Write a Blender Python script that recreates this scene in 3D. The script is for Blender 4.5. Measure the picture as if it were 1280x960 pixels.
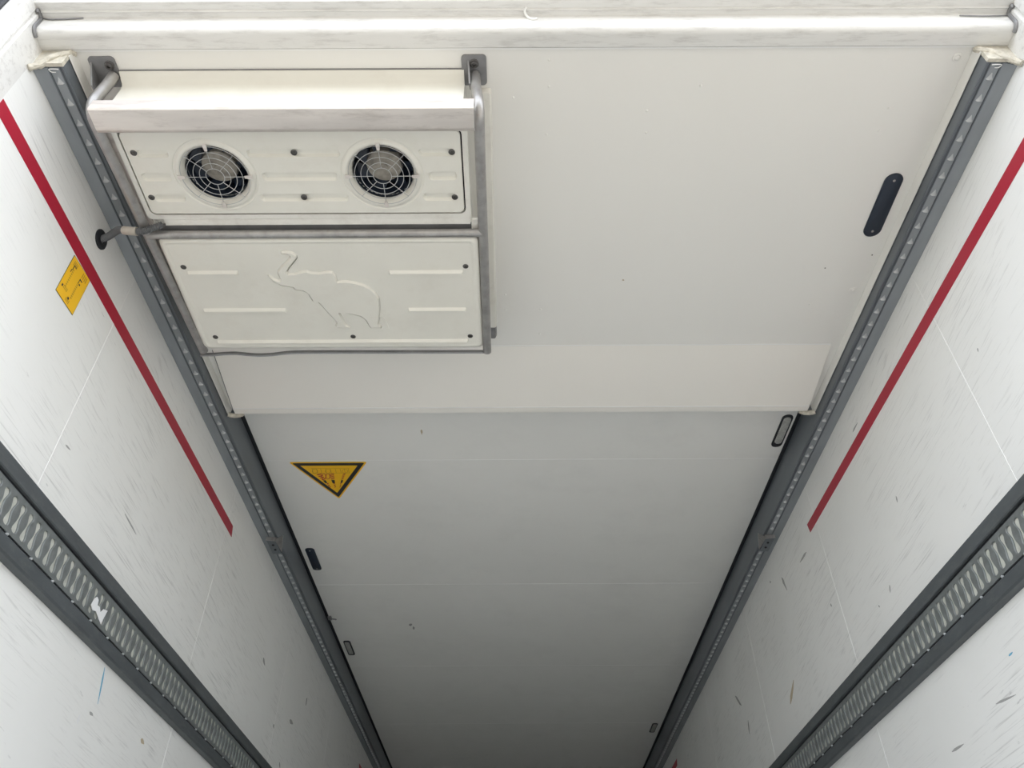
import bpy, bmesh, math, random
from mathutils import Vector, Matrix

random.seed(7)
PI = math.pi
scene = bpy.context.scene
C = scene.collection
for o in list(bpy.data.objects):
    bpy.data.objects.remove(o)

# ------------------------------------------------------------------ camera
F_PX = 973.0                      # focal length in pixels of the 1280 px frame
PITCH = math.atan(845 / F_PX)
ROLL = math.radians(0.28)
cam_data = bpy.data.cameras.new('camera')
cam_data.sensor_fit = 'HORIZONTAL'
cam_data.sensor_width = 36.0
cam_data.lens = 36.0 * F_PX / 1280.0
cam_data.clip_start = 0.02
cam = bpy.data.objects.new('camera', cam_data)
C.objects.link(cam)
fw = Vector((0, math.cos(PITCH), math.sin(PITCH)))
up = Vector((0, -math.sin(PITCH), math.cos(PITCH)))
rt = Vector((1, 0, 0))
R_ = rt * math.cos(ROLL) - up * math.sin(ROLL)
U_ = rt * math.sin(ROLL) + up * math.cos(ROLL)
m = Matrix((R_, U_, -fw)).transposed().to_4x4()
m.translation = Vector((-0.037, 0.0, 0.63))
cam.matrix_world = m
scene.camera = cam

# ------------------------------------------------------------------ light
world = bpy.data.worlds.new('sky')
scene.world = world
world.use_nodes = True
wn = world.node_tree.nodes
wl = world.node_tree.links
wn.clear()
w_out = wn.new('ShaderNodeOutputWorld')
w_bg = wn.new('ShaderNodeBackground')
w_sky = wn.new('ShaderNodeTexSky')
w_sky.sky_type = 'NISHITA'
w_sky.sun_disc = False
w_sky.sun_elevation = math.radians(52)
w_sky.sun_rotation = math.radians(45)
w_sky.dust_density = 3.0
w_bg.inputs['Strength'].default_value = 0.46
w_hs = wn.new('ShaderNodeHueSaturation')
w_hs.inputs['Saturation'].default_value = 0.25
wl.new(w_sky.outputs[0], w_hs.inputs['Color'])
wl.new(w_hs.outputs[0], w_bg.inputs['Color'])
wl.new(w_bg.outputs[0], w_out.inputs['Surface'])

sun_data = bpy.data.lights.new('sun', 'SUN')
sun_data.energy = 3.0
sun_data.angle = math.radians(1.5)
sun_data.color = (1.0, 0.955, 0.90)
sun = bpy.data.objects.new('sun', sun_data)
C.objects.link(sun)
AZ = math.radians(45)
EL = math.radians(52)
sun_dir = Vector((math.cos(EL) * math.sin(AZ), math.cos(EL) * math.cos(AZ), math.sin(EL)))
sun.rotation_euler = sun_dir.to_track_quat('Z', 'Y').to_euler()
sun.location = (6, 3, 9)

scene.view_settings.view_transform = 'Standard'
scene.view_settings.look = 'None'
scene.view_settings.gamma = 1.0
scene.view_settings.use_curve_mapping = False
scene.view_settings.exposure = 1.21

# ------------------------------------------------------------------ materials
def mat(name, col, rough=0.5, metal=0.0, noise=0.0, nscale=8.0, stretch=(1, 1, 1), bump=0.0,
        bscale=60.0, dirt=None, dirt_amt=0.0, dirt_scale=6.0, spec=0.5):
    M = bpy.data.materials.new(name)
    M.use_nodes = True
    nt = M.node_tree
    n, l = nt.nodes, nt.links
    b = n['Principled BSDF']
    b.inputs['Roughness'].default_value = rough
    b.inputs['Metallic'].default_value = metal
    b.inputs['Specular IOR Level'].default_value = spec
    geo = n.new('ShaderNodeNewGeometry')
    mp = n.new('ShaderNodeMapping')
    mp.inputs['Scale'].default_value = stretch
    l.new(geo.outputs['Position'], mp.inputs['Vector'])
    tex = n.new('ShaderNodeTexNoise')
    tex.inputs['Scale'].default_value = nscale
    tex.inputs['Detail'].default_value = 5
    l.new(mp.outputs[0], tex.inputs['Vector'])
    ramp = n.new('ShaderNodeMapRange')
    ramp.inputs['From Min'].default_value = 0.3
    ramp.inputs['From Max'].default_value = 0.7
    ramp.inputs['To Min'].default_value = 1.0 - noise
    ramp.inputs['To Max'].default_value = 1.0
    l.new(tex.outputs['Fac'], ramp.inputs['Value'])
    mul = n.new('ShaderNodeVectorMath')
    mul.operation = 'SCALE'
    mul.inputs[0].default_value = col
    l.new(ramp.outputs[0], mul.inputs['Scale'])
    out = mul.outputs[0]
    if dirt:
        t2 = n.new('ShaderNodeTexNoise')
        t2.inputs['Scale'].default_value = dirt_scale
        t2.inputs['Detail'].default_value = 8
        t2.inputs['Roughness'].default_value = 0.7
        l.new(mp.outputs[0], t2.inputs['Vector'])
        r2 = n.new('ShaderNodeMapRange')
        r2.inputs['From Min'].default_value = 0.5
        r2.inputs['From Max'].default_value = 0.75
        r2.inputs['To Min'].default_value = 0.0
        r2.inputs['To Max'].default_value = dirt_amt
        l.new(t2.outputs['Fac'], r2.inputs['Value'])
        mx = n.new('ShaderNodeMix')
        mx.data_type = 'RGBA'
        l.new(r2.outputs[0], mx.inputs[0])
        l.new(out, mx.inputs[6])
        mx.inputs[7].default_value = (*dirt, 1)
        out = mx.outputs[2]
    l.new(out, b.inputs['Base Color'])
    if bump:
        tb = n.new('ShaderNodeTexNoise')
        tb.inputs['Scale'].default_value = bscale
        tb.inputs['Detail'].default_value = 4
        l.new(mp.outputs[0], tb.inputs['Vector'])
        bp = n.new('ShaderNodeBump')
        bp.inputs['Strength'].default_value = bump
        bp.inputs['Distance'].default_value = 0.002
        l.new(tb.outputs['Fac'], bp.inputs['Height'])
        l.new(bp.outputs[0], b.inputs['Normal'])
    return M


def wall_mat(name, col):
    """white glass fibre wall sheet with grey scuffs running along the trailer"""
    M = mat(name, col, rough=0.42, noise=0.03, nscale=3.0)
    nt = M.node_tree
    n, l = nt.nodes, nt.links
    b = n['Principled BSDF']
    base = b.inputs['Base Color'].links[0].from_socket
    geo = n.new('ShaderNodeNewGeometry')
    sep = n.new('ShaderNodeSeparateXYZ')
    l.new(geo.outputs['Position'], sep.inputs[0])

    def layer(prev, sy, sz, shear, lo, hi, amt, mscale, mlo, mhi, colour, off):
        a = n.new('ShaderNodeMath'); a.operation = 'MULTIPLY'; a.inputs[1].default_value = sy
        l.new(sep.outputs['Y'], a.inputs[0])
        s = n.new('ShaderNodeMath'); s.operation = 'MULTIPLY_ADD'; s.inputs[1].default_value = shear
        l.new(sep.outputs['Y'], s.inputs[0]); l.new(sep.outputs['Z'], s.inputs[2])
        z = n.new('ShaderNodeMath'); z.operation = 'MULTIPLY'; z.inputs[1].default_value = sz
        l.new(s.outputs[0], z.inputs[0])
        cb = n.new('ShaderNodeCombineXYZ'); cb.inputs[0].default_value = off
        l.new(a.outputs[0], cb.inputs[1]); l.new(z.outputs[0], cb.inputs[2])
        t = n.new('ShaderNodeTexNoise'); t.inputs['Scale'].default_value = 1; t.inputs['Detail'].default_value = 3
        l.new(cb.outputs[0], t.inputs['Vector'])
        r = n.new('ShaderNodeMapRange'); r.inputs['From Min'].default_value = lo; r.inputs['From Max'].default_value = hi
        l.new(t.outputs['Fac'], r.inputs['Value'])
        mk = n.new('ShaderNodeTexNoise'); mk.inputs['Scale'].default_value = mscale; mk.inputs['Detail'].default_value = 4
        l.new(geo.outputs['Position'], mk.inputs['Vector'])
        r2 = n.new('ShaderNodeMapRange'); r2.inputs['From Min'].default_value = mlo; r2.inputs['From Max'].default_value = mhi
        r2.inputs['To Max'].default_value = amt
        l.new(mk.outputs['Fac'], r2.inputs['Value'])
        f = n.new('ShaderNodeMath'); f.operation = 'MULTIPLY'
        l.new(r.outputs[0], f.inputs[0]); l.new(r2.outputs[0], f.inputs[1])
        mx = n.new('ShaderNodeMix'); mx.data_type = 'RGBA'
        l.new(f.outputs[0], mx.inputs[0]); l.new(prev, mx.inputs[6]); mx.inputs[7].default_value = (*colour, 1)
        return mx.outputs[2]
    o = layer(base, 9, 120, 0.10, .56, .74, .42, 2.2, .42, .60, (.45, .45, .44), 3.1)
    o = layer(o, 5, 210, 0.05, .56, .74, .40, 3.1, .46, .62, (.30, .30, .29), 9.7)
    o = layer(o, 20, 110, 0.20, .69, .78, .6, 5.0, .52, .64, (.25, .25, .25), 17.3)
    l.new(o, b.inputs['Base Color'])
    return M


MT = {
    'wall': wall_mat('wall_sheet_white', (.86, .862, .84)),
    'ceil': mat('ceiling_white', (.86, .855, .82), rough=.5, noise=.03, nscale=1.5, dirt=(.5, .5, .48), dirt_amt=.12, dirt_scale=4),
    'panel': mat('roof_panel_white', (.83, .82, .78), rough=.45, noise=.03, nscale=1.2),
    'rampm': mat('lit_panel_white', (.88, .855, .80), rough=.45, noise=.02, nscale=1.2),  # panel white, lighter and warmer to paint the light on the ramp
    'cream': mat('cream_cover', (.81, .795, .725), rough=.38, noise=.05, nscale=5, dirt=(.55, .5, .42), dirt_amt=.18, dirt_scale=9),
    'white': mat('white_housing', (.80, .785, .73), rough=.4, noise=.05, nscale=6, dirt=(.42, .38, .32), dirt_amt=.35, dirt_scale=12),
    'frame': mat('rear_frame_paint', (.76, .755, .73), rough=.28, noise=.06, nscale=5, stretch=(.5, 3, 3), dirt=(.30, .28, .26), dirt_amt=.5, dirt_scale=22),
    'bead': mat('white_bead', (.86, .86, .84), rough=.5),
    'sealant': mat('cream_sealant', (.70, .66, .56), rough=.7, noise=.3, nscale=70, bump=.6, bscale=120),
    'alu': mat('dirty_aluminium', (.84, .785, .74), rough=.36, metal=.45, noise=.12, nscale=14, stretch=(.4, 2, 2), dirt=(.34, .29, .25), dirt_amt=.5, dirt_scale=18),
    'tube': mat('steel_tube', (.44, .43, .42), rough=.34, metal=.6, noise=.25, nscale=30, dirt=(.25, .22, .19), dirt_amt=.5, dirt_scale=40),
    'grey': mat('dull_grey_metal', (.30, .30, .305), rough=.5, metal=.5, noise=.25, nscale=25),
    'rail': mat('galvanised_rail', (.175, .195, .215), rough=.42, metal=.35, noise=.12, nscale=18, stretch=(1, .15, 1)),
    'lug': mat('bright_rail_lug', (.50, .52, .53), rough=.35, metal=.3),
    'strip': mat('lit_rail_strip', (.33, .355, .375), rough=.4, metal=.35, noise=.15, nscale=22, stretch=(1, .3, 1)),  # rail metal in a lighter colour, for faces that catch more light
    'wrail': mat('load_rail_grey', (.105, .118, .125), rough=.5, metal=.25, noise=.2, nscale=26, stretch=(1, .3, 1), dirt=(.2, .21, .2), dirt_amt=.35, dirt_scale=50),
    'wplate': mat('load_rail_plate', (.24, .26, .26), rough=.42, metal=.4, noise=.25, nscale=40),
    'slot': mat('slot_backing', (.60, .61, .55), rough=.55, noise=.25, nscale=30),
    'black': mat('black_rubber', (.012, .014, .018), rough=.6),
    'navy': mat('dark_navy_plastic', (.014, .022, .038), rough=.45),
    'guard': mat('guard_wire', (.52, .53, .53), rough=.35, metal=.5),
    'dust': mat('dusty_rotor', (.36, .335, .29), rough=.8, noise=.45, nscale=45, stretch=(1, 1, 1)),
    'screw': mat('dark_screw', (.13, .125, .12), rough=.35, metal=.7),
    'hose': mat('grey_hose', (.11, .115, .12), rough=.5),
    'collar': mat('pale_collar', (.50, .46, .40), rough=.6, noise=.2, nscale=40),
    'red': mat('red_tape', (.42, .010, .035), rough=.4, noise=.06, nscale=8),
    'yellow': mat('yellow_sticker', (.93, .53, .008), rough=.4),
    'amber': mat('print_amber', (.55, .30, .02), rough=.5),
    'ink': mat('print_black', (.012, .012, .02), rough=.45),
    'inkred': mat('print_red', (.45, .03, .03), rough=.5),
    'edge': mat('sticker_edge', (.10, .09, .05), rough=.5),
    'lens': mat('led_lens', (.50, .50, .47), rough=.2, noise=.3, nscale=90),
    'paper': mat('torn_paper', (.82, .83, .84), rough=.7),
    'blue': mat('blue_marker', (.13, .40, .58), rough=.5),
    'scuff': mat('grey_scuff', (.36, .36, .35), rough=.6),
    'rust': mat('brown_stain', (.50, .42, .30), rough=.6),
    'floor': mat('floor_aluminium', (.74, .74, .71), rough=.5, metal=.2, noise=.2, nscale=9, bump=.3),
    'ground': mat('ground_concrete', (.175, .165, .145), rough=.9, noise=.2, nscale=1.2, bump=.4, bscale=20),
    'skin': mat('outer_skin_white', (.72, .72, .72), rough=.4),
}

# ------------------------------------------------------------------ helpers
def origin_of(p):
    v = Vector((0, 0, 0))
    while p:
        v = v + p.location
        p = p.parent
    return v


def add(name, verts, faces, m, parent=None, smooth=False, at=None):
    """one mesh object; verts are world coordinates"""
    vs = [Vector(v) for v in verts]
    if at is None:
        if parent is None:
            lo = Vector([min(v[i] for v in vs) for i in range(3)])
            hi = Vector([max(v[i] for v in vs) for i in range(3)])
            at = (lo + hi) / 2
        else:
            at = origin_of(parent)
    at = Vector(at)
    me = bpy.data.meshes.new(name)
    me.from_pydata([v - at for v in vs], [], faces)
    me.materials.append(MT[m] if isinstance(m, str) else m)
    bm = bmesh.new()
    bm.from_mesh(me)
    bmesh.ops.recalc_face_normals(bm, faces=bm.faces)
    bm.to_mesh(me)
    bm.free()
    if smooth:
        for p in me.polygons:
            p.use_smooth = True
        me.set_sharp_from_angle(angle=math.radians(38))
    o = bpy.data.objects.new(name, me)
    C.objects.link(o)
    if parent:
        o.parent = parent
        o.location = at - origin_of(parent)
    else:
        o.location = at
    return o


def piece(name, src, loc, parent, rotz=0.0):
    """another object sharing the mesh of src, placed at a world location"""
    o = src.copy()
    o.name = name
    C.objects.link(o)
    o.parent = parent
    o.location = Vector(loc) - (origin_of(parent) if parent else Vector((0, 0, 0)))
    o.rotation_euler = (0, 0, rotz)
    return o


def tag(o, label, cat=None, group=None):
    o['label'] = label
    if cat:
        o['category'] = cat
    if group:
        o['group'] = group
    return o


def struct(o, label=None, cat=None):
    o['kind'] = 'structure'
    if label:
        o['label'] = label
    if cat:
        o['category'] = cat
    return o


def thing(name, loc, label, cat, group=None):
    o = bpy.data.objects.new(name, None)
    o.empty_display_size = 0.05
    C.objects.link(o)
    o.location = loc
    return tag(o, label, cat, group)


class G:
    """collects geometry for one mesh"""
    def __init__(s):
        s.v, s.f = [], []

    def face(s, pts):
        k = len(s.v)
        s.v += [tuple(p) for p in pts]
        s.f.append(list(range(k, k + len(pts))))

    def box(s, x0, x1, y0, y1, z0, z1):
        k = len(s.v)
        s.v += [(x, y, z) for z in (z0, z1) for y in (y0, y1) for x in (x0, x1)]
        s.f += [[k + i for i in q] for q in ((0, 2, 3, 1), (4, 5, 7, 6), (0, 1, 5, 4), (2, 6, 7, 3), (0, 4, 6, 2), (1, 3, 7, 5))]
        return s

    def loft(s, loops, cap0=False, cap1=True, closed=True):
        k = len(s.v)
        n = len(loops[0])
        for L in loops:
            s.v += [tuple(p) for p in L]
        for i in range(len(loops) - 1):
            for j in range(n if closed else n - 1):
                a = k + i * n + j
                b = k + i * n + (j + 1) % n
                s.f.append([a, b, b + n, a + n])
        if cap0:
            s.f.append([k + j for j in range(n)][::-1])
        if cap1:
            s.f.append([k + (len(loops) - 1) * n + j for j in range(n)])
        return s

    def tube(s, path, r, n=10, caps=True):
        P = [Vector(p) for p in path]
        T = []
        for i in range(len(P)):
            a = P[max(i - 1, 0)]
            b = P[min(i + 1, len(P) - 1)]
            T.append((b - a).normalized())
        ref = Vector((0, 0, 1)) if abs(T[0].z) < .9 else Vector((1, 0, 0))
        nrm = T[0].cross(ref).normalized()
        loops = []
        for i, p in enumerate(P):
            nrm = (nrm - T[i] * nrm.dot(T[i])).normalized()
            bi = T[i].cross(nrm)
            rr = r[i] if isinstance(r, (list, tuple)) else r
            loops.append([p + (nrm * math.cos(2 * PI * j / n) + bi * math.sin(2 * PI * j / n)) * rr for j in range(n)])
        return s.loft(loops, caps, caps)

    def lathe(s, prof, c, n=24, cap0=False, cap1=False):
        """prof of (radius, dz) about the vertical axis through c"""
        loops = [[(c[0] + r * math.cos(2 * PI * j / n), c[1] + r * math.sin(2 * PI * j / n), c[2] + z) for j in range(n)] for r, z in prof]
        return s.loft(loops, cap0, cap1)

    def sweep_x(s, prof, x0, x1, closed=True):
        a = [(x0, y, z) for y, z in prof]
        b = [(x1, y, z) for y, z in prof]
        return s.loft([a, b], closed, closed, closed)

    def sweep_y(s, prof, y0, y1, closed=True):
        a = [(x, y0, z) for x, z in prof]
        b = [(x, y1, z) for x, z in prof]
        return s.loft([a, b], closed, closed, closed)

    def sweep_z(s, prof, z0, z1, closed=True):
        a = [(x, y, z0) for x, y in prof]
        b = [(x, y, z1) for x, y in prof]
        return s.loft([a, b], closed, closed, closed)

    def build(s, name, m, parent=None, smooth=False, at=None):
        return add(name, s.v, s.f, m, parent, smooth, at)


def rrect(x0, x1, y0, y1, r, z, n=4):
    out = []
    for cx, cy, a0 in ((x1 - r, y1 - r, 0), (x0 + r, y1 - r, 90), (x0 + r, y0 + r, 180), (x1 - r, y0 + r, 270)):
        for i in range(n + 1):
            a = math.radians(a0 + 90 * i / n)
            out.append((cx + r * math.cos(a), cy + r * math.sin(a), z))
    return out


def circle(cx, cy, r, z, n=32):
    return [(cx + r * math.cos(2 * PI * j / n), cy + r * math.sin(2 * PI * j / n), z) for j in range(n)]


def fill_region(outer, holes):
    """flat region between one outer loop and hole loops -> verts, tris"""
    bm = bmesh.new()
    edges = []
    for L in [outer] + holes:
        vs = [bm.verts.new(p) for p in L]
        for i in range(len(vs)):
            edges.append(bm.edges.new((vs[i], vs[(i + 1) % len(vs)])))
    bmesh.ops.triangle_fill(bm, use_beauty=True, use_dissolve=False, edges=edges)
    bm.verts.index_update()
    v = [tuple(x.co) for x in bm.verts]
    f = [[x.index for x in q.verts] for q in bm.faces]
    bm.free()
    return v, f


def smooth_path(pts, k=6):
    """Catmull-Rom through the points"""
    P = [Vector(p) for p in pts]
    out = []
    for i in range(len(P) - 1):
        p0, p1, p2, p3 = P[max(i - 1, 0)], P[i], P[i + 1], P[min(i + 2, len(P) - 1)]
        for j in range(k):
            t = j / k
            out.append(0.5 * ((2 * p1) + (p2 - p0) * t + (2 * p0 - 5 * p1 + 4 * p2 - p3) * t * t + (3 * p1 - p0 - 3 * p2 + p3) * t ** 3))
    out.append(P[-1])
    return out


def px(u, v, z):
    """photo pixel -> point on the horizontal plane at height z"""
    d = fw + R_ * ((u - 640) / F_PX) + U_ * ((480 - v) / F_PX)
    k = (z - .63) / d.z
    return (-.037 + d.x * k, d.y * k)


# ------------------------------------------------------------------ the box of the trailer
W = 1.23            # half inner width
H = 2.65            # inner height
Y0, Y1 = 0.935, 13.40
SEAMS = [1.64 + 1.2 * i for i in range(10)]     # sheet joints
EDGES = [Y0] + SEAMS + [Y1]

struct(G().box(-40, 40, -40, 50, -1.45, -1.25).build('ground', 'ground'), 'pale concrete yard under the trailer', 'ground')
struct(G().box(-W - .06, W + .06, .80, Y1 + .08, -.14, 0).build('floor', 'floor'), 'grey aluminium trailer floor', 'floor')
struct(G().box(-W - .06, W + .06, Y1 + .001, Y1 + .08, 0.001, H + .1).build('wall_front', 'wall'), 'white end wall of the trailer', 'wall')

for sgn, nm, lab in ((-1, 'wall_left', 'white scuffed trailer wall carrying the yellow sticker'),
                     (1, 'wall_right', 'white scuffed trailer wall across from the yellow sticker')):
    x_in = sgn * (W + .004)
    x_out = sgn * (W + .06)
    wall = struct(G().box(min(x_in, x_out), max(x_in, x_out), Y0, Y1, 0.001, H + .1).build(nm, 'skin'), lab, 'wall')
    for i in range(len(EDGES) - 1):
        a, b = EDGES[i] + (.0015 if i else 0), EDGES[i + 1] - .0015
        G().box(min(x_in, sgn * W), max(x_in, sgn * W), a, b, 0.002, H + .004).build('panel', 'wall', wall)
    for y in SEAMS:
        xi = sgn * (W - .0008)
        G().box(min(x_in, xi), max(x_in, xi), y - .0015, y + .0015, 0.002, H - .004).build('joint_bead', 'bead', wall)
    if sgn < 0:
        WALL_L = wall
    else:
        WALL_R = wall

ceil = struct(G().box(-W - .06, W + .06, Y0 - .03, Y1 + .08, H + .005, H + .1).build('ceiling', 'skin'), 'white insulated trailer roof lining', 'ceiling')
for i in range(len(EDGES) - 1):
    a, b = EDGES[i] + (.0016 if i else 0), EDGES[i + 1] - .0016
    G().box(-W + .0002, W - .0002, a, b, H, H + .0045).build('panel', 'ceil', ceil)
for y in SEAMS:
    G().box(-1.15, 1.15, y - .0016, y + .0016, H - .0010, H + .0045).build('joint_bead', 'bead', ceil)

# rear portal: header and posts -------------------------------------------------
hp = [(.937, 2.66), (.937, 2.579), (.934, 2.575), (.902, 2.573)]
for i in range(7):                                       # rounded lower edge
    a = math.radians(270 - 90 * i / 6)
    hp.append((.900 + .018 * math.cos(a), 2.591 + .018 * math.sin(a)))
hp += [(.882, 2.626), (.879, 2.632), (.868, 2.634), (.8645, 2.630), (.862, 2.636), (.842, 2.634), (.838, 2.640), (.836, 2.72), (.836, 2.78), (.937, 2.78)]
header = struct(G().sweep_x(hp, -W - .0, W + .0).build('trim_1', 'frame', smooth=True), 'dirty white rear door header above the opening', 'door frame')
G().box(-W, W, .9365, .9405, 2.5775, 2.583).build('sealant_bead', 'bead', header)
G().box(-W - .02, W + .02, .818, .8355, 2.655, 2.70).build('rubber_seal', 'black', header)
# dark gasket cord in the two upper corners and a drip of sealant in the middle
for sgn in (-1, 1):
    gp = [(y - (.003 if y < .93 else 0), z - .003) for y, z in hp[3:16]]
    path = smooth_path([(sgn * (W - .004), y, z) for y, z in gp], 2)
    G().tube(path, .005, 8).build('corner_gasket', 'grey', header, smooth=True)
pts = smooth_path([(.004, .858, 2.632), (0, .866, 2.631), (.002, .874, 2.629), (.010, .880, 2.622), (.022, .8805, 2.614), (.030, .8805, 2.620)], 4)
G().tube(pts, .0032, 8).build('sealant_drip', 'bead', header, smooth=True)
pts = smooth_path([(1.222, .8795, 2.622), (1.20, .8790, 2.618), (1.15, .879, 2.617), (1.10, .879, 2.621)], 4)
G().tube(pts, .0018, 6).build('seal_edge', 'grey', header)
pts = smooth_path([(-1.222, .8795, 2.630), (-1.20, .8790, 2.624), (-1.16, .879, 2.626), (-1.12, .879, 2.630)], 4)
G().tube(pts, .0022, 6).build('seal_edge', 'grey', header)

pp = [(W, .936), (W - .0015, .868), (W + .003, .864), (W + .003, .860), (W - .0005, .856), (W - .0005, .828), (W + .004, .824),
      (W + .002, .820), (W + .004, .806), (W + .012, .800), (W + .05, .800), (W + .05, .936)]
for sgn, nm, lab in ((-1, 'trim_2', 'white rear door post beside the wall with yellow sticker'), (1, 'trim_3', 'white rear door post at wall without sticker')):
    post = struct(G().sweep_z([(sgn * x, y) for x, y in pp], -.14, 2.78).build(nm, 'frame', smooth=True), lab, 'door frame')
    G().tube([(sgn * (W + .012), .797, -.1), (sgn * (W + .012), .797, 2.7)], .007, 8).build('rubber_seal', 'black', post, smooth=True)
    G().box(min(sgn * (W + .018), sgn * (W + .07)), max(sgn * (W + .018), sgn * (W + .07)), .765, .7985, -.1, 2.7).build('outer_edge', 'frame', post)

# ------------------------------------------------------------------ lowered roof panel
PZ = 2.582
XP = 1.150
YE = 2.378                                  # far end of the lowered panel
RZ = 2.546                                  # its far edge hangs a little lower
rp = thing('roof_panel', (0, 1.5, H), 'white lowered roof panel that carries the cooling unit', 'panel')
G().box(-XP, XP, .9375, YE, PZ, H - .001).build('plate', 'panel', rp)
G().sweep_x([(2.036, PZ - .0004), (2.345, RZ + .001), (2.348, RZ), (YE - .001, RZ + .001), (YE - .001, PZ - .0004)], -1.123, 1.120).build('ramp', 'rampm', rp)
G().box(-1.119, 1.116, 2.0335, 2.0372, PZ - .0012, PZ - .0002).build('joint_bead', 'bead', rp)
G().box(-1.119, 1.116, 2.343, 2.347, RZ - .0006, RZ + .0008).build('joint_bead', 'bead', rp)
for sgn in (-1, 1):
    # upright edge angle that closes the gap to the ceiling rail
    L = []
    for y in (.940, 2.398):
        L.append([(sgn * 1.1502, y, PZ + .02), (sgn * 1.1502, y, PZ - .001), (sgn * 1.1515, y, PZ - .014), (sgn * 1.1530, y, PZ - .029), (sgn * 1.1545, y, PZ - .031), (sgn * 1.1562, y, PZ - .030), (sgn * 1.1562, y, PZ - .010), (sgn * 1.1560, y, PZ + .02)])
    G().loft(L, True, True).build('edge_angle', 'panel', rp)
    # half-moon of cream sealant closing its far end
    g = G()
    pth = smooth_path([(sgn * 1.096, 2.384, RZ + .006), (sgn * 1.108, 2.390, RZ + .005), (sgn * 1.125, 2.393, RZ + .004), (sgn * 1.142, 2.391, RZ + .004), (sgn * 1.154, 2.386, RZ + .005)], 4)
    g.tube(pth, [.0085 + .002 * random.random() for _ in pth], 8)
    g.build('sealant', 'sealant', rp, smooth=True)
G().tube([(-1.1245, 2.05, PZ - .002), (-1.1245, 2.20, 2.563), (-1.1245, 2.345, RZ + .001)], .0016, 6).build('dark_joint', 'grey', rp)
for x, y in ((.064, .971), (.066, 1.044), (.063, 1.185), (.335, 1.115), (.341, 1.181), (.468, 1.043), (-.03, 1.075), (.992, 1.11), (.989, 1.178), (.985, 1.839),
             (-.058, 1.787), (-.058, 1.857), (.063, 1.855), (.062, 1.975)):
    G().lathe([(.0042, 0), (.0034, -.0016), (.0015, -.0026)], (x, y, PZ + .0002), 10, cap1=True).build('rivet_head', 'panel', rp, smooth=True)
for x, y in ((1.117, .969), (1.112, 1.774)):
    sc = G().lathe([(.012, 0), (.0115, -.002), (.0075, -.003), (.007, -.0015), (.0065, -.0035), (.003, -.005)], (x, y, PZ + .0002), 16, cap1=True).build('screw', 'panel', rp, smooth=True)
for x, y in ((.989, 1.677), (1.124, 1.623)):
    G().lathe([(.0025, 0), (.002, -.0012)], (x, y, PZ + .0002), 8, cap1=True).build('pin_mark', 'screw', rp)

# ------------------------------------------------------------------ ceiling rails with punched lugs
lug_g = G()
# scoop that swells away from the door and ends in a sharp lip
rows = []
for t, w, h in ((0, .0012, 0), (.45, .0042, .0004), (.75, .0070, .0010), (.88, .0085, .0022), (1.0, .0092, .0066)):
    rows.append([(-w, t * .017, 0.0003), (-w * .7, t * .017, -h * .8), (0, t * .017, -h), (w * .7, t * .017, -h * .8), (w, t * .017, 0.0003)])
rows.append([(x_, .0175, 0.0003) for x_ in (-.0092, -.006, 0, .006, .0092)])
lug_g.loft(rows, False, False, closed=False)

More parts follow.
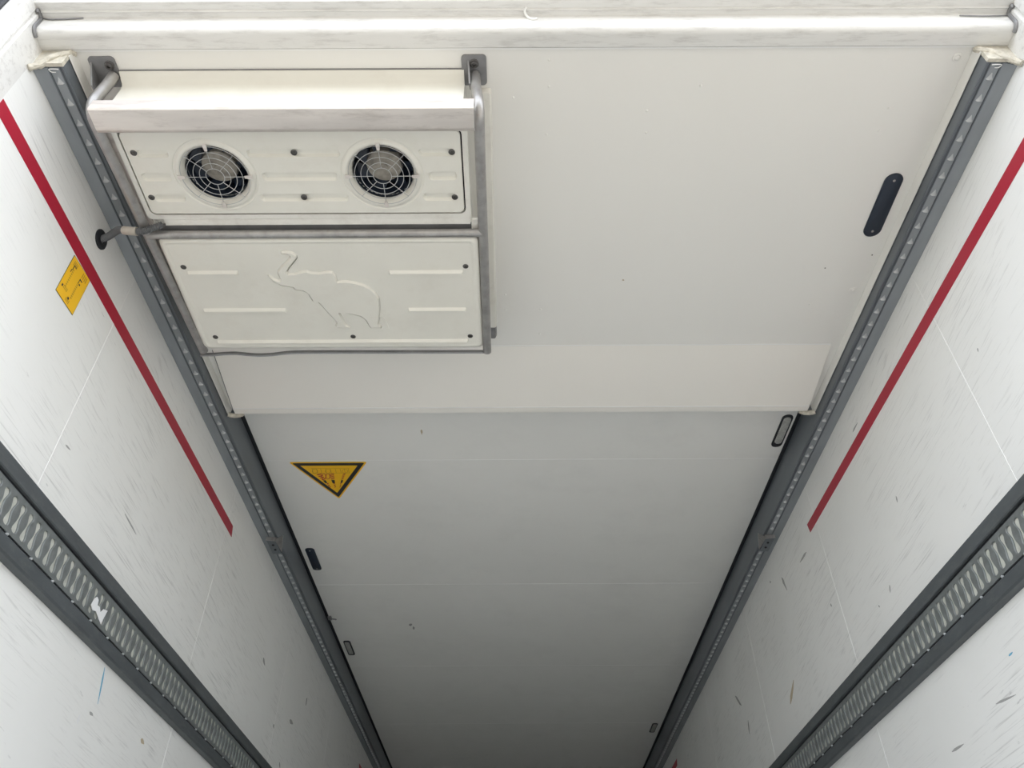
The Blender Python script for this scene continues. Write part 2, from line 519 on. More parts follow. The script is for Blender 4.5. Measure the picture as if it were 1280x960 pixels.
for sgn, lab in ((-1, 'grey punched ceiling rail crossed by the corrugated hose'), (1, 'grey punched ceiling rail beside the long dark blanking plate')):
    rail = thing('ceiling_rail', (sgn * 1.205, 1.0, 2.51), lab, 'rail')
    ya, yb = .948, Y1 - .005
    # body: concave inner side and underside with two thin ribs
    pr = [(1.2295, H - .001), (1.163, H - .001), (1.1625, 2.630), (1.1605, 2.600), (1.1585, 2.570), (1.1575, 2.540), (1.1565, 2.521), (1.1560, 2.5155), (1.1565, 2.5122), (1.1580, 2.5118),
          (1.1600, 2.5140), (1.1660, 2.5145), (1.1668, 2.5105), (1.1690, 2.5105), (1.1698, 2.5140), (1.1945, 2.5140), (1.1953, 2.5095), (1.1980, 2.5095), (1.1988, 2.5125), (1.2240, 2.5035), (1.2295, 2.502)]
    G().sweep_y([(sgn * x, z) for x, z in pr], ya, yb).build('rail_body', 'rail', rail, smooth=True)
    G().box(min(sgn * 1.1705, sgn * 1.1940), max(sgn * 1.1705, sgn * 1.1940), ya + .002, yb, 2.5126, 2.5139).build('lit_rail_strip', 'strip', rail)  # lighter skin: brightness of the lug band put into its colour
    G().box(min(sgn * 1.146, sgn * 1.1622), max(sgn * 1.146, sgn * 1.1622), YE + .001, yb, H - .003, H - .0002).build('rubber_seal', 'black', rail)
    fl = [(1.1992, 2.5122), (1.2240, 2.5034), (1.2294, 2.5019), (1.2294, 2.5012), (1.2240, 2.5026), (1.1992, 2.5114)]
    G().sweep_y([(sgn * x, z) for x, z in fl], ya + .002, yb).build('wall_flange', 'strip', rail)  # lighter skin over the wall band, brightness painted in
    src = None
    y = .975
    far = G()
    while y < Y1 - .1:
        if 3.23 < y < 3.42:
            y += .0585
            continue
        if y < 8.6:
            loc = (sgn * 1.1822, y, 2.5125)
            if src is None:
                src = add('lug', [Vector(v) + Vector(loc) for v in lug_g.v], lug_g.f, 'lug', rail, smooth=True, at=loc)
            else:
                piece('lug', src, loc, rail)
        else:
            k = len(far.v)
            far.v += [tuple(Vector(v) + Vector((sgn * 1.1822, y, 2.5125))) for v in lug_g.v]
            far.f += [[i + k for i in f] for f in lug_g.f]
        y += .0585
    far.build('lug_row', 'lug', rail)['kind'] = 'stuff'
    G().box(min(sgn * 1.1565, sgn * 1.2298), max(sgn * 1.1565, sgn * 1.2298), .9378, .947, 2.512, 2.60).build('end_filler', 'sealant', rail)
    # lumpy sealant where the rail meets the door post
    g = G()
    for q in range(4):
        jit = lambda s=.004: random.uniform(-s, s)
        pth = smooth_path([(sgn * (1.2285 + jit(.001)), .936 + jit(.003), 2.488 + jit()), (sgn * (1.220 + jit()), .940 + jit(.003), 2.499 + jit()), (sgn * (1.205 + jit()), .939 + jit(.004), 2.510 + jit()), (sgn * (1.195 + jit()), .938 + jit(.004), 2.530 + jit()),
                           (sgn * (1.180 + jit()), .938 + jit(.003), 2.548 + jit()), (sgn * (1.166 + jit()), .938 + jit(.003), 2.556 + jit()), (sgn * (1.158 + jit()), .940 + jit(.002), 2.566 + jit()), (sgn * (1.153 + jit(.002)), .946, 2.578)], 4)
        g.tube(pth, [.0045 + .0035 * random.random() for _ in pth], 7)
    g.build('sealant', 'sealant', rail, smooth=True)
    pth = smooth_path([(sgn * 1.170, .952, 2.5085), (sgn * 1.182, .951, 2.508), (sgn * 1.194, .952, 2.508), (sgn * 1.190, .959, 2.5085), (sgn * 1.180, .960, 2.509)], 3)
    G().tube(pth, .0012, 6).build('bright_burr', 'bead', rail)
    # bolted stop in the rail
    st = thing('rail_stop', (sgn * 1.19, 3.33, 2.49), 'small dull steel stop bracket bolted under the ceiling rail ' + ('that the hose crosses' if sgn < 0 else 'next to lit end of red stripe'), 'bracket', None)
    ps = [(sgn * 1.166, 3.268, 2.508), (sgn * 1.208, 3.268, 2.508), (sgn * 1.208, 3.405, 2.508), (sgn * 1.166, 3.405, 2.508)]
    G().loft([ps, [(x, yy, 2.4985) for x, yy, z in ps]], True, True).build('plate', 'rail', st)
    fin = [(sgn * 1.166, 3.268, 2.497), (sgn * 1.132, 3.272, 2.520), (sgn * 1.160, 3.385, 2.497)]
    G().loft([fin, [(x, yy + .004, z + .006) for x, yy, z in fin]], True, True).build('fin', 'tube', st)
    lip = [(sgn * 1.208, 3.266, 2.510), (sgn * 1.160, 3.266, 2.510), (sgn * 1.160, 3.266, 2.490), (sgn * 1.208, 3.266, 2.494)]
    G().loft([lip, [(x, yy + .004, z) for x, yy, z in lip]], True, True).build('lip', 'tube', st)
    for yy in (3.32, 3.365):
        G().lathe([(.006, 0), (.006, -.003), (.003, -.004)], (sgn * 1.186, yy, 2.4985), 10, cap1=True).build('bolt', 'black', st, smooth=True)
    st['label'] = 'dull steel stop bracket on the ceiling rail ' + ('crossed by the hose' if sgn < 0 else 'by the long dark blanking plate')

# ------------------------------------------------------------------ perforated load rails on the walls
PITCH_S = .0395
ZS0, ZS1 = 1.560, 1.655
sl = []
half = [(y_ * 1.42, z_) for y_, z_ in [(0, .0365), (.0038, .0355), (.0066, .0325), (.0078, .0285), (.0072, .023), (.0052, .016), (.0036, .008), (.0034, 0), (.0046, -.010), (.0068, -.020), (.0080, -.027), (.0072, -.033), (.0040, -.0362)]]
sl = half + [(0, -.0372)] + [(-y, z) for y, z in half[:0:-1]]
cell_outer = [(-PITCH_S / 2, -.0475, 0), (PITCH_S / 2, -.0475, 0), (PITCH_S / 2, .0475, 0), (-PITCH_S / 2, .0475, 0)]
cell_v, cell_f = fill_region(cell_outer, [[(y * 1.12, z, 0) for y, z in sl]])
ns = len(sl)
for sgn, lab in ((-1, 'dark grey perforated load rail with torn white paper on it'), (1, 'dark grey perforated load rail without any paper residue')):
    lr = thing('load_rail', (sgn * (W - .012), 1.0, 1.61), lab, 'rail')
    ya, yb = .94, Y1 - .005
    S = lambda P: [(sgn * x, z) for x, z in P]
    XW = W - .0004
    G().sweep_y(S([(XW, 1.707), (1.212, 1.7055), (1.2065, 1.702), (1.2045, 1.6655), (1.207, 1.6625), (XW, 1.6625)]), ya, yb).build('upper_flange', 'wrail', lr, smooth=True)
    G().sweep_y(S([(XW, 1.5505), (1.207, 1.5505), (1.2035, 1.547), (1.2045, 1.517), (1.209, 1.512), (XW, 1.510)]), ya, yb).build('lower_flange', 'wrail', lr, smooth=True)
    G().sweep_y(S([(XW, 1.6624), (1.2165, 1.6624), (1.2165, 1.5506), (XW, 1.5506)]), ya, yb).build('slot_backing', 'slot', lr)
    G().sweep_y(S([(1.2163, 1.6623), (1.2145, 1.6623), (1.2145, 1.6552), (1.2163, 1.6552)]), ya, yb).build('upper_groove', 'black', lr)
    G().sweep_y(S([(1.2163, 1.5598), (1.2145, 1.5598), (1.2145, 1.5507), (1.2163, 1.5507)]), ya, yb).build('lower_groove', 'black', lr)
    G().sweep_y(S([(XW, 1.711), (1.2280, 1.7105), (1.2275, 1.7075), (XW, 1.7075)]), ya, yb).build('sealant_bead', 'bead', lr)
    g = G()
    y = ya + PITCH_S / 2 + .016
    xf, xb = sgn * 1.2120, sgn * 1.2163
    while y < yb - PITCH_S / 2:
        k = len(g.v)
        g.v += [(xf, y + a, 1.6075 + b) for a, b, _ in cell_v]
        g.f += [[i + k for i in f] for f in cell_f]
        # formed wall of the slot, running back into the rail
        g.loft([[(xf, y + a * 1.12, 1.6075 + b) for a, b in sl], [(sgn * 1.2132, y + a, 1.6075 + b * .985) for a, b in sl], [(xb, y + a, 1.6075 + b * .985) for a, b in sl]], False, False)
        y += PITCH_S
    for z in (1.560, 1.655):
        g.face([(xf, ya + .016, z), (xf, y - PITCH_S / 2, z), (sgn * 1.2140, y - PITCH_S / 2, z), (sgn * 1.2140, ya + .016, z)])
    g.build('perforated_plate', 'wplate', lr)
    src = None
    y = 1.0
    while y < 8.2:
        loc = (sgn * 1.2105, y, 1.5565)
        if src is None:
            gg = G()
            loops = []
            for r, d in ((.004, 0.0055), (.004, .0), (.0028, -.002)):
                loops.append([(loc[0] + sgn * d, loc[1] + r * math.cos(2 * PI * j / 8), loc[2] + r * math.sin(2 * PI * j / 8)) for j in range(8)])
            src = add('rivet', gg.loft(loops).v, gg.f, 'lug', lr, smooth=True, at=loc)
        else:
            piece('rivet', src, loc, lr)
        y += .118

# torn white paper stuck on the load rail of the left wall
def flake(name, pts, m, x, parent=None, th=.0008):
    """thin irregular flake on a side wall: pts of (y, z)"""
    g = G()
    a = [(x, y, z) for y, z in pts]
    b = [(x + (th if x < 0 else -th), y, z) for y, z in pts]
    g.loft([a, b], True, True)
    return g.build(name, m, parent)

# ------------------------------------------------------------------ cooling unit under the roof panel
ev = thing('cooling_unit', (-.60, 1.45, PZ), 'cream ceiling cooling unit with two round fans and embossed elephant', 'cooling unit')
# housing
FANS = ((-.835, 1.2165), (-.384, 1.2165))
ho = rrect(-1.056, -.158, 1.034, 1.890, .012, 2.456)
v, f = fill_region(ho, [circle(cx, cy, .086, 2.456, 40) for cx, cy in FANS])
g = G(); g.v, g.f = list(v), [list(q) for q in f]
g.loft([rrect(-1.058, -.156, 1.03, 1.893, .012, PZ - .0005), rrect(-1.060, -.154, 1.03, 1.895, .012, 2.462), ho], True, False)
g.build('housing', 'white', ev, smooth=True)
# rear cover: lip under the roof panel, then the bright upright face
G().sweep_x([(.9935, PZ - .0005), (.993, PZ - .006), (.995, PZ - .008), (1.008, PZ - .0105), (1.010, PZ - .0125), (1.022, PZ - .0165), (1.0262, PZ - .0215), (1.0275, PZ - .034), (1.026, PZ - .075), (1.024, 2.470), (1.030, 2.458), (1.05, 2.456), (1.05, PZ - .0005)], -1.056, -.158).build('rear_cover', 'cream', ev, smooth=True)
G().box(-1.055, -.159, .9905, .9935, PZ - .0035, PZ - .0004).build('top_gap_shade', 'grey', ev)  # dark strip painting the shaded gap between roof panel and cover
# rim around the fan panel
v, f = fill_region(rrect(-1.069, -.151, 1.062, 1.362, .012, 2.440), [rrect(-1.0555, -.1645, 1.080, 1.3475, .017, 2.440)])
g = G(); g.v, g.f = list(v), [list(q) for q in f]
g.loft([rrect(-1.069, -.151, 1.062, 1.362, .012, 2.440), rrect(-1.069, -.151, 1.062, 1.362, .012, 2.475)], False, False)
g.loft([rrect(-1.0555, -.1645, 1.080, 1.3475, .017, 2.440), rrect(-1.0555, -.1645, 1.080, 1.3475, .017, 2.4557)], False, False)
g.build('fan_panel_rim', 'white', ev)

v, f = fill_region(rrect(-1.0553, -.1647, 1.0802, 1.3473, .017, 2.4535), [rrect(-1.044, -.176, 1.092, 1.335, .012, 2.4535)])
add('panel_gap_shade', v, f, 'black', ev)  # black ring standing for the shade in the gap around the fan panel
# fan panel with pressed-in ribs and two openings
FZ = 2.438
ribs = []
for (a, b) in ((-1.025, -.941), (-.734, -.487), (-.281, -.185)):
    ribs.append((a, b, 1.137, 1.161))
for (a, b) in ((-1.036, -.956), (-.711, -.506), (-.260, -.183)):
    ribs.append((a, b, 1.208, 1.235))
for (a, b) in ((-1.026, -.940), (-.732, -.487), (-.281, -.190)):
    ribs.append((a, b, 1.277, 1.302))
outer = rrect(-1.050, -.170, 1.086, 1.341, .014, FZ)
holes = [circle(cx, cy, .113, FZ, 40) for cx, cy in FANS] + [rrect(a, b, c, d, .0105, FZ, 4) for a, b, c, d in ribs]
v, f = fill_region(outer, holes)
g = G(); g.v, g.f = list(v), [list(q) for q in f]
g.loft([outer, rrect(-1.0515, -.1685, 1.0845, 1.3425, .0155, FZ + .002), rrect(-1.0515, -.1685, 1.0845, 1.3425, .0155, FZ + .006)], False, False)
for a, b, c, d in ribs:
    g.loft([rrect(a, b, c, d, .0105, FZ), rrect(a + .005, b - .005, c + .005, d - .005, .006, FZ + .0085)], False, True)
for cx, cy in FANS:
    g.lathe([(.113, 0), (.1105, .0022), (.107, .0022), (.104, -.0010), (.099, -.0035), (.094, -.0025), (.0895, .002), (.0855, .009), (.0825, .016), (.081, .024)], (cx, cy, FZ), 40)
fp = g.build('fan_panel', 'cream', ev, smooth=True)
scr = None
def screw_mesh(loc, parent):
    return add('screw', (q := G().lathe([(.0088, 0.0008), (.0088, -.0012), (.0078, -.0022), (.0052, -.0026), (.0048, -.0010), (.0030, -.0010), (.0022, -.0034)], loc, 14, cap1=True)).v, q.f, 'screw', parent, smooth=True, at=loc)
for x, y in ((-1.031, 1.146), (-.609, 1.147), (-.193, 1.148), (-1.033, 1.286), (-.611, 1.288), (-.193, 1.290)):
    screw_mesh((x, y, FZ + .0004), fp)

for cx, cy in FANS:
    # fan behind the opening
    sh = G().lathe([(.0812, .012), (.0812, .050), (.081, .085)], (cx, cy, FZ), 36)
    # dark ring duct open below
    fan = G().lathe([(.0, .0), (.010, -.001), (.011, .002), (.020, .001), (.036, .002), (.047, .006), (.050, .014), (.050, .040)], (cx, cy, FZ + .036), 28).build('fan', 'dust', ev, smooth=True)
    sh.build('fan_duct', 'navy', ev, smooth=True)
    G().lathe([(.0, 0), (.080, 0)], (cx, cy, FZ + .080), 28).build('coil_screen', 'navy', ev)
    for b in range(7):
        a0 = 2 * PI * b / 7
        L = []
        for r in (.048, .064, .079):
            sw = .16 * (r - .048) / .03
            L.append([(cx + r * math.cos(a0 + sw - .28), cy + r * math.sin(a0 + sw - .28), FZ + .044), (cx + r * math.cos(a0 + sw), cy + r * math.sin(a0 + sw), FZ + .050), (cx + r * math.cos(a0 + sw + .28), cy + r * math.sin(a0 + sw + .28), FZ + .062)])
        up_ = [[(x, y, z + .0016) for x, y, z in row] for row in L]
        gg = G()
        for s in range(2):
            for t in range(2):
                gg.face([L[s][t], L[s][t + 1], L[s + 1][t + 1], L[s + 1][t]])
                gg.face([up_[s][t], up_[s + 1][t], up_[s + 1][t + 1], up_[s][t + 1]])
        gg.build('blade', 'navy', fan)
    # wire guard
    g = G()
    gz = FZ - .0055
    for r in (.0915, .074, .0575, .041, .0245):
        n = 36
        g.tube([(cx + r * math.cos(2 * PI * j / n), cy + r * math.sin(2 * PI * j / n), gz + .0) for j in range(n + 1)], .00095, 5, caps=False)
    for k in range(8):
        a = 2 * PI * k / 8
        g.tube([(cx + .0245 * math.cos(a), cy + .0245 * math.sin(a), gz - .0018), (cx + .0915 * math.cos(a), cy + .0915 * math.sin(a), gz - .0018)], .00095, 5)
    gd = g.build('fan_guard', 'guard', ev, smooth=True)
    for k in range(4):
        a = PI / 2 * k
        ca, sa = math.cos(a), math.sin(a)
        P = lambda u, w, z: (cx + u * ca - w * sa, cy + u * sa + w * ca, z)
        ring = [P(.080, -.0035, gz - .002), P(.094, -.0055, gz - .002), P(.1005, -.0055, gz - .001), P(.1005, .0055, gz - .001), P(.094, .0055, gz - .002), P(.080, .0035, gz - .002)]
        G().loft([ring, [(x, y, z - .0025) for x, y, z in ring]], True, True).build('clip', 'alu', gd)

# white conduit cover below the fan panel
G().sweep_x([(1.346, 2.4555), (1.347, 2.447), (1.353, 2.442), (1.384, 2.441), (1.388, 2.446), (1.388, 2.4555)], -1.027, -.154).build('conduit_cover', 'white', ev, smooth=True)
G().box(-1.060, -.152, 1.389, 1.424, 2.448, 2.4565).build('gap_shade_plate', 'grey', ev)  # grey colour puts shade into the gap between cover and cross tube
# cross tube
G().tube([(-1.085, 1.408, 2.428), (-.120, 1.406, 2.428)], 0.0125, 14).build('cross_tube', 'tube', ev, smooth=True)

# lower cover with the embossed elephant
CZ_ = 2.420
x0, x1, y0, y1 = -1.062, -.132, 1.419, 1.880
eleph = [(-.713, 1.466), (-.700, 1.463), (-.686, 1.464), (-.675, 1.470), (-.669, 1.480), (-.671, 1.490), (-.685, 1.507), (-.700, 1.524), (-.712, 1.543), (-.709, 1.549), (-.691, 1.549), (-.669, 1.541), (-.651, 1.538), (-.639, 1.544), (-.616, 1.546), (-.588, 1.541), (-.574, 1.543),
         (-.567, 1.558), (-.566, 1.581), (-.540, 1.579), (-.514, 1.584), (-.488, 1.595), (-.469, 1.610), (-.456, 1.629), (-.449, 1.652), (-.451, 1.691), (-.457, 1.720), (-.461, 1.742), (-.464, 1.760), (-.457, 1.774), (-.460, 1.780), (-.493, 1.780), (-.497, 1.772), (-.504, 1.745), (-.518, 1.728), (-.548, 1.717), (-.583, 1.713),
         (-.575, 1.745), (-.569, 1.768), (-.559, 1.777), (-.600, 1.779), (-.606, 1.772), (-.598, 1.756), (-.624, 1.702), (-.640, 1.667), (-.657, 1.663), (-.665, 1.631), (-.677, 1.619), (-.702, 1.614), (-.705, 1.604), (-.739, 1.597), (-.760, 1.582), (-.773, 1.556), (-.769, 1.553), (-.756, 1.569), (-.742, 1.577), (-.738, 1.572), (-.741, 1.555), (-.740, 1.541), (-.728, 1.525), (-.706, 1.504), (-.690, 1.487), (-.689, 1.480), (-.697, 1.474), (-.712, 1.472)]
EZ = CZ_ + .0025
# added trench, shaped so its shade draws the emblem's dark far edges
area = sum(a[0] * b[1] - b[0] * a[1] for a, b in zip(eleph, eleph[1:] + eleph[:1]))
turn = 1 if area > 0 else -1
trench = []
for k in range(len(eleph)):
    a, b = Vector(eleph[k - 1]), Vector(eleph[(k + 1) % len(eleph)])
    d = (b - a).normalized()
    nn = Vector((d.y, -d.x)) * turn
    q = Vector(eleph[k]) + nn * (.0007 + .0036 * max(0.0, nn.y))
    trench.append((q.x, q.y, EZ))
g = G().loft([rrect(x0 + .004, x1 - .004, y0, y1, .020, 2.4555), rrect(x0, x1, y0, y1, .020, 2.432), rrect(x0 + .003, x1 - .003, y0 + .003, y1 - .003, .018, 2.425), rrect(x0 + .010, x1 - .010, y0 + .008, y1 - .010, .014, CZ_ + .0005),
                rrect(x0 + .018, x1 - .018, y0 + .014, y1 - .016, .010, CZ_ + .0002), rrect(x0 + .0215, x1 - .0215, y0 + .017, y1 - .019, .008, CZ_ + .0025), rrect(x0 + .025, x1 - .025, y0 + .02, y1 - .022, .006, CZ_ + .0025)], False, False)
cap = rrect(x0 + .025, x1 - .025, y0 + .02, y1 - .022, .006, EZ)
v, f = fill_region(cap, [trench])
k0 = len(g.v)
g.v += v
g.f += [[i + k0 for i in q] for q in f]
g.loft([trench, [(x, y, EZ + .007) for x, y, z in trench]], False, True)
cov = g.build('lower_cover', 'cream', ev, smooth=True)
for a, b, y in ((-1.012, -.858, 1.5475), (-1.011, -.748, 1.7025), (-.406, -.182, 1.5495), (-.364, -.180, 1.7035), (-1.008, -.180, 1.8455)):
    h = .0075
    G().loft([rrect(a, b, y - .009, y + .009, .003, EZ + .0003, 2), rrect(a + .004, b - .004, y - .0015, y + .005, .001, EZ - h, 2)], False, True).build('rib', 'cream', cov)
bm = bmesh.new()
vs = [bm.verts.new((x, y, EZ + .0002)) for x, y in eleph]
fc = bm.faces.new(vs)
fc.normal_update()
rim_v = set(vs)
bmesh.ops.inset_region(bm, faces=[fc], thickness=.0042, depth=0, use_even_offset=False, use_boundary=True)
for q in bm.verts:
    if q not in rim_v:
        q.co.z -= .0068
bm.verts.index_update()
ev_v = [tuple(q.co) for q in bm.verts]
ev_f = [[q.index for q in p.verts] for p in bm.faces]
bm.free()
kk = len(ev_v)
lp = G().loft([[(x, y, EZ + .0068) for x, y in eleph], [(x, y, EZ + .0002) for x, y in eleph]], False, False)
ev_v += lp.v
ev_f += [[i + kk for i in q] for q in lp.f]
tag(add('elephant_emblem', ev_v, ev_f, 'cream', cov), 'embossed elephant outline pressed into cream cover')
G().tube([(x, y, EZ + .0006) for x, y in ((-.460, 1.733), (-.452, 1.729), (-.445, 1.738), (-.440, 1.755), (-.436, 1.786))], .002, 6).build('elephant_tail', 'cream', cov)
for x, y in ((-1.017, 1.524), (-1.008, 1.822), (-.174, 1.526), (-.173, 1.823), (-.557, 1.823)):
    screw_mesh((x, y, EZ + .0006), cov)

# aluminium bumper bar at the door side
bz = 2.397
bp_ = [(.998, 2.440), (.997, bz + .004), (1.000, bz), (1.052, bz - .001), (1.062, bz + .002), (1.068, bz + .010), (1.069, bz + .018), (1.066, bz + .018), (1.064, bz + .010), (1.058, bz + .005), (1.003, bz + .003), (1.001, bz + .006), (1.001, 2.440)]
G().sweep_x(bp_, -1.078, -.128).build('bumper_bar', 'alu', ev, smooth=True)
# steel frame tubes: bracket, down, along the unit
for side, path in (('a', [(-1.072, 1.003, 2.574), (-1.078, 1.008, 2.545), (-1.088, 1.013, 2.50), (-1.094, 1.018, 2.465), (-1.095, 1.034, 2.440), (-1.092, 1.07, 2.430), (-1.088, 1.20, 2.430), (-1.082, 1.45, 2.430), (-1.074, 1.75, 2.430), (-1.070, 1.896, 2.430)]),
                   ('b', [(-.130, 1.006, 2.574), (-.128, 1.010, 2.545), (-.124, 1.015, 2.50), (-.119, 1.020, 2.465), (-.117, 1.036, 2.440), (-.117, 1.07, 2.430), (-.118, 1.20, 2.430), (-.118, 1.45, 2.430), (-.119, 1.75, 2.430), (-.120, 1.905, 2.430)])):
    G().tube(smooth_path(path, 5), .0142, 14).build('frame_tube', 'tube', ev, smooth=True)
# side angle between tube and housing
G().box(-1.084, -1.0625, 1.07, 1.885, 2.445, 2.450).build('side_angle', 'alu', ev)
G().box(-.149, -.112, 1.37, 1.89, 2.4425, 2.452).build('side_angle', 'white', ev)
# dented flat bar closing the frame at the far end
pth = smooth_path([(-1.086, 1.913, 2.428), (-1.04, 1.912, 2.428), (-1.0, 1.908, 2.428), (-.965, 1.907, 2.428), (-.93, 1.912, 2.428), (-.895, 1.916, 2.428), (-.85, 1.914, 2.428), (-.79, 1.905, 2.428), (-.74, 1.903, 2.428), (-.65, 1.903, 2.428), (-.45, 1.904, 2.428), (-.25, 1.905, 2.428), (-.118, 1.905, 2.428)], 6)
g = G()
g.loft([[(p.x, p.y - .0035, p.z - .004), (p.x, p.y + .001, p.z - .006), (p.x, p.y + .0035, p.z - .004), (p.x, p.y + .0035, p.z + .006), (p.x, p.y - .0035, p.z + .006)] for p in pth], True, True)
g.build('end_bar', 'grey', ev)
G().box(-1.045, -.14, 1.8815, 1.892, 2.436, 2.4555).build('front_lip', 'white', ev)
# brackets
for bx0, bx1, sx in ((-1.125, -1.057, -1.074), (-.164, -.099, -.131)):
    br = G().loft([rrect(bx0, bx1, .954, 1.036, .010, PZ - .0004), rrect(bx0, bx1, .954, 1.036, .010, PZ - .0055)], True, True).build('bracket', 'grey', ev)
    G().lathe([(.0125, 0), (.0125, -.002), (.010, -.003), (.009, -.008), (.005, -.0085), (.004, -.004)], (sx, .976, PZ - .0054), 12, cap1=True).build('bolt', 'screw', br, smooth=True)
    gx = bx0 + .004 if sx < -.5 else -.148
    gus = [(gx, .968, PZ - .0055), (gx, 1.030, PZ - .0055), (gx + .006, 1.022, PZ - .055), (gx + .004, 1.005, PZ - .055)]
    G().loft([gus, [(x + .004, y, z) for x, y, z in gus]], True, True).build('gusset', 'grey', br)

# ------------------------------------------------------------------ corrugated hose through the wall
hs = thing('corrugated_hose', (-1.14, 1.40, 2.43), 'thin grey corrugated hose from cooling unit into wall hole', 'hose')
path = smooth_path([(-1.2295, 1.428, 2.434), (-1.205, 1.418, 2.434), (-1.18, 1.402, 2.432), (-1.155, 1.384, 2.422), (-1.135, 1.377, 2.410), (-1.10, 1.375, 2.4025), (-1.075, 1.374, 2.4025), (-1.055, 1.3735, 2.414), (-1.030, 1.3735, 2.430)], 10)
g = G()
g.tube(path, [.0108 if i % 2 else .0088 for i in range(len(path))], 12)
g.build('hose', 'hose', hs, smooth=True)
cpath = [p for p in path if -1.136 < p.x < -1.092]
G().tube(cpath, .0125, 12).build('collar', 'collar', hs, smooth=True)
ring = []
for r, d in ((.0115, .002), (.0115, .006), (.026, .006), (.030, .003), (.030, .0002)):
    ring.append([(-W + d, 1.428 + r * math.cos(2 * PI * j / 24), 2.434 + r * 1.0 * math.sin(2 * PI * j / 24)) for j in range(24)])
G().loft(ring, False, False).build('wall_grommet', 'black', hs, smooth=True)

# ------------------------------------------------------------------ white cable duct on the panel beside the unit
cd = thing('cable_duct', (-.09, 1.5, PZ), 'narrow white cable duct on roof panel along the cooling unit', 'cable duct')
G().loft([rrect(-.128, -.088, 1.046, 1.925, .006, PZ - .0004), rrect(-.128, -.090, 1.047, 1.925, .006, PZ - .017), rrect(-.126, -.093, 1.050, 1.923, .005, PZ - .021)], True, True).build('duct_cover', 'white', cd, smooth=True)
G().loft([rrect(-.124, -.090, 1.926, 1.985, .006, PZ - .0004), rrect(-.122, -.094, 1.928, 1.980, .006, PZ - .018)], True, True).build('end_clip', 'grey', cd)

# ------------------------------------------------------------------ lamps and blanking plates in the roof
def pill(name, cx, ya, yb, w, z, label, cat, led=False, corner=None):
    t = thing(name, (cx, (ya + yb) / 2, z), label, cat)
    r = corner or w / 2 - .0005
    x0_, x1_ = cx - w / 2, cx + w / 2
    G().loft([rrect(x0_, x1_, ya, yb, r, z - .0003, 6), rrect(x0_, x1_, ya, yb, r, z - .004, 6), rrect(x0_ + .003, x1_ - .003, ya + .003, yb - .003, r - .003, z - .006, 6)], True, True).build('plate' if not led else 'bezel', 'navy' if not led else 'black', t, smooth=True)
    if led:
        G().loft([rrect(x0_ + .007, x1_ - .007, ya + .012, yb - .03, max(r - .008, .003), z - .0058, 5), rrect(x0_ + .009, x1_ - .009, ya + .015, yb - .033, max(r - .010, .002), z - .0105, 5)], True, True).build('lens', 'lens', t, smooth=True)
    else:
        for yy in (ya + w * .42, yb - w * .42):
            G().lathe([(.0045, 0), (.0035, -.0015)], (cx, yy, z - .0058), 10, cap1=True).build('screw', 'tube', t)
    return t
pill('blanking_plate', 1.089, 1.316, 1.546, .054, PZ, 'long dark navy round-ended blanking plate on the lowered roof panel', 'cover plate')
pill('blanking_plate', -1.099, 3.622, 3.858, .048, H, 'dark round-ended blanking plate on the ceiling beyond the yellow triangle', 'cover plate', corner=.018)
pill('roof_lamp', 1.112, 2.527, 2.750, .046, H, 'slim roof lamp with grey lens at the end of the ramp', 'lamp', led=True)
pill('roof_lamp', -1.099, 4.81, 5.035, .044, H, 'slim unlit roof lamp past the dark plate on the ceiling', 'lamp', led=True, corner=.015)
pill('roof_lamp', 1.090, 6.45, 6.67, .044, H, 'slim unlit roof lamp deep inside the trailer near the far red stripe', 'lamp', led=True, corner=.015)

# small clip on the ceiling edge
cl = thing('ceiling_clip', (-1.142, 4.457, H), 'tiny dark metal clip at the ceiling edge before the unlit lamp', 'clip')
G().box(-1.150, -1.130, 4.44, 4.475, H - .014, H - .0005).build('foot', 'grey', cl)
G().tube([(-1.14, 4.457, H - .010), (-1.125, 4.452, H - .016), (-1.112, 4.46, H - .014), (-1.105, 4.475, H - .010)], .004, 6).build('tongue', 'grey', cl)

# ------------------------------------------------------------------ warning triangle on the ceiling
ws = thing('warning_triangle', (-.862, 2.95, H), 'yellow triangular warning sign with black border on the ceiling', 'sign')
A, B, D = Vector((-1.036, 2.850)), Vector((-.686, 2.850)), Vector((-.862, 3.152))
cen = (A + B + D) / 3
def tri(scale, z0, z1, rr=0):
    pts = [cen + (p - cen) * scale for p in (A, B, D)]
    out = []
    for i in range(3):
        p, q, s = pts[i], pts[i - 1], pts[(i + 1) % 3]
        e1, e2 = (q - p).normalized(), (s - p).normalized()
        for t in range(4):
            u = t / 3
            a = p + e1 * rr * (1 - u) ** 2 + e2 * rr * u ** 2
            out.append(a)
    return [[(p.x, p.y, z0) for p in out], [(p.x, p.y, z1) for p in out]]
G().loft(tri(1.0, H - .0002, H - .0012, .012), True, True).build('yellow_backing', 'yellow', ws)
G().loft(tri(.925, H - .0012, H - .0016, .008), True, True).build('black_border', 'ink', ws)
G().loft(tri(.735, H - .0016, H - .0020, .002), True, True).build('yellow_field', 'yellow', ws)
def flat(g, pts, z=H - .0022):
    g.face([(x, y, z) for x, y in pts])
def stroke(g, pts, w, z=H - .0023):
    for (xa, ya_), (xb, yb_) in zip(pts[:-1], pts[1:]):
        d = Vector((xb - xa, yb_ - ya_))
        if d.length < 1e-6:
            continue
        nn = Vector((-d.y, d.x)).normalized() * w / 2
        g.face([(xa + nn.x, ya_ + nn.y, z), (xb + nn.x, yb_ + nn.y, z), (xb - nn.x, yb_ - nn.y, z), (xa - nn.x, ya_ - nn.y, z)])
def sp(x, y):                # enlarged crop of the sign in the photograph -> roof plane
    return px(350 + x / 9.846, 560 + y / 9.846, H)
g = G()
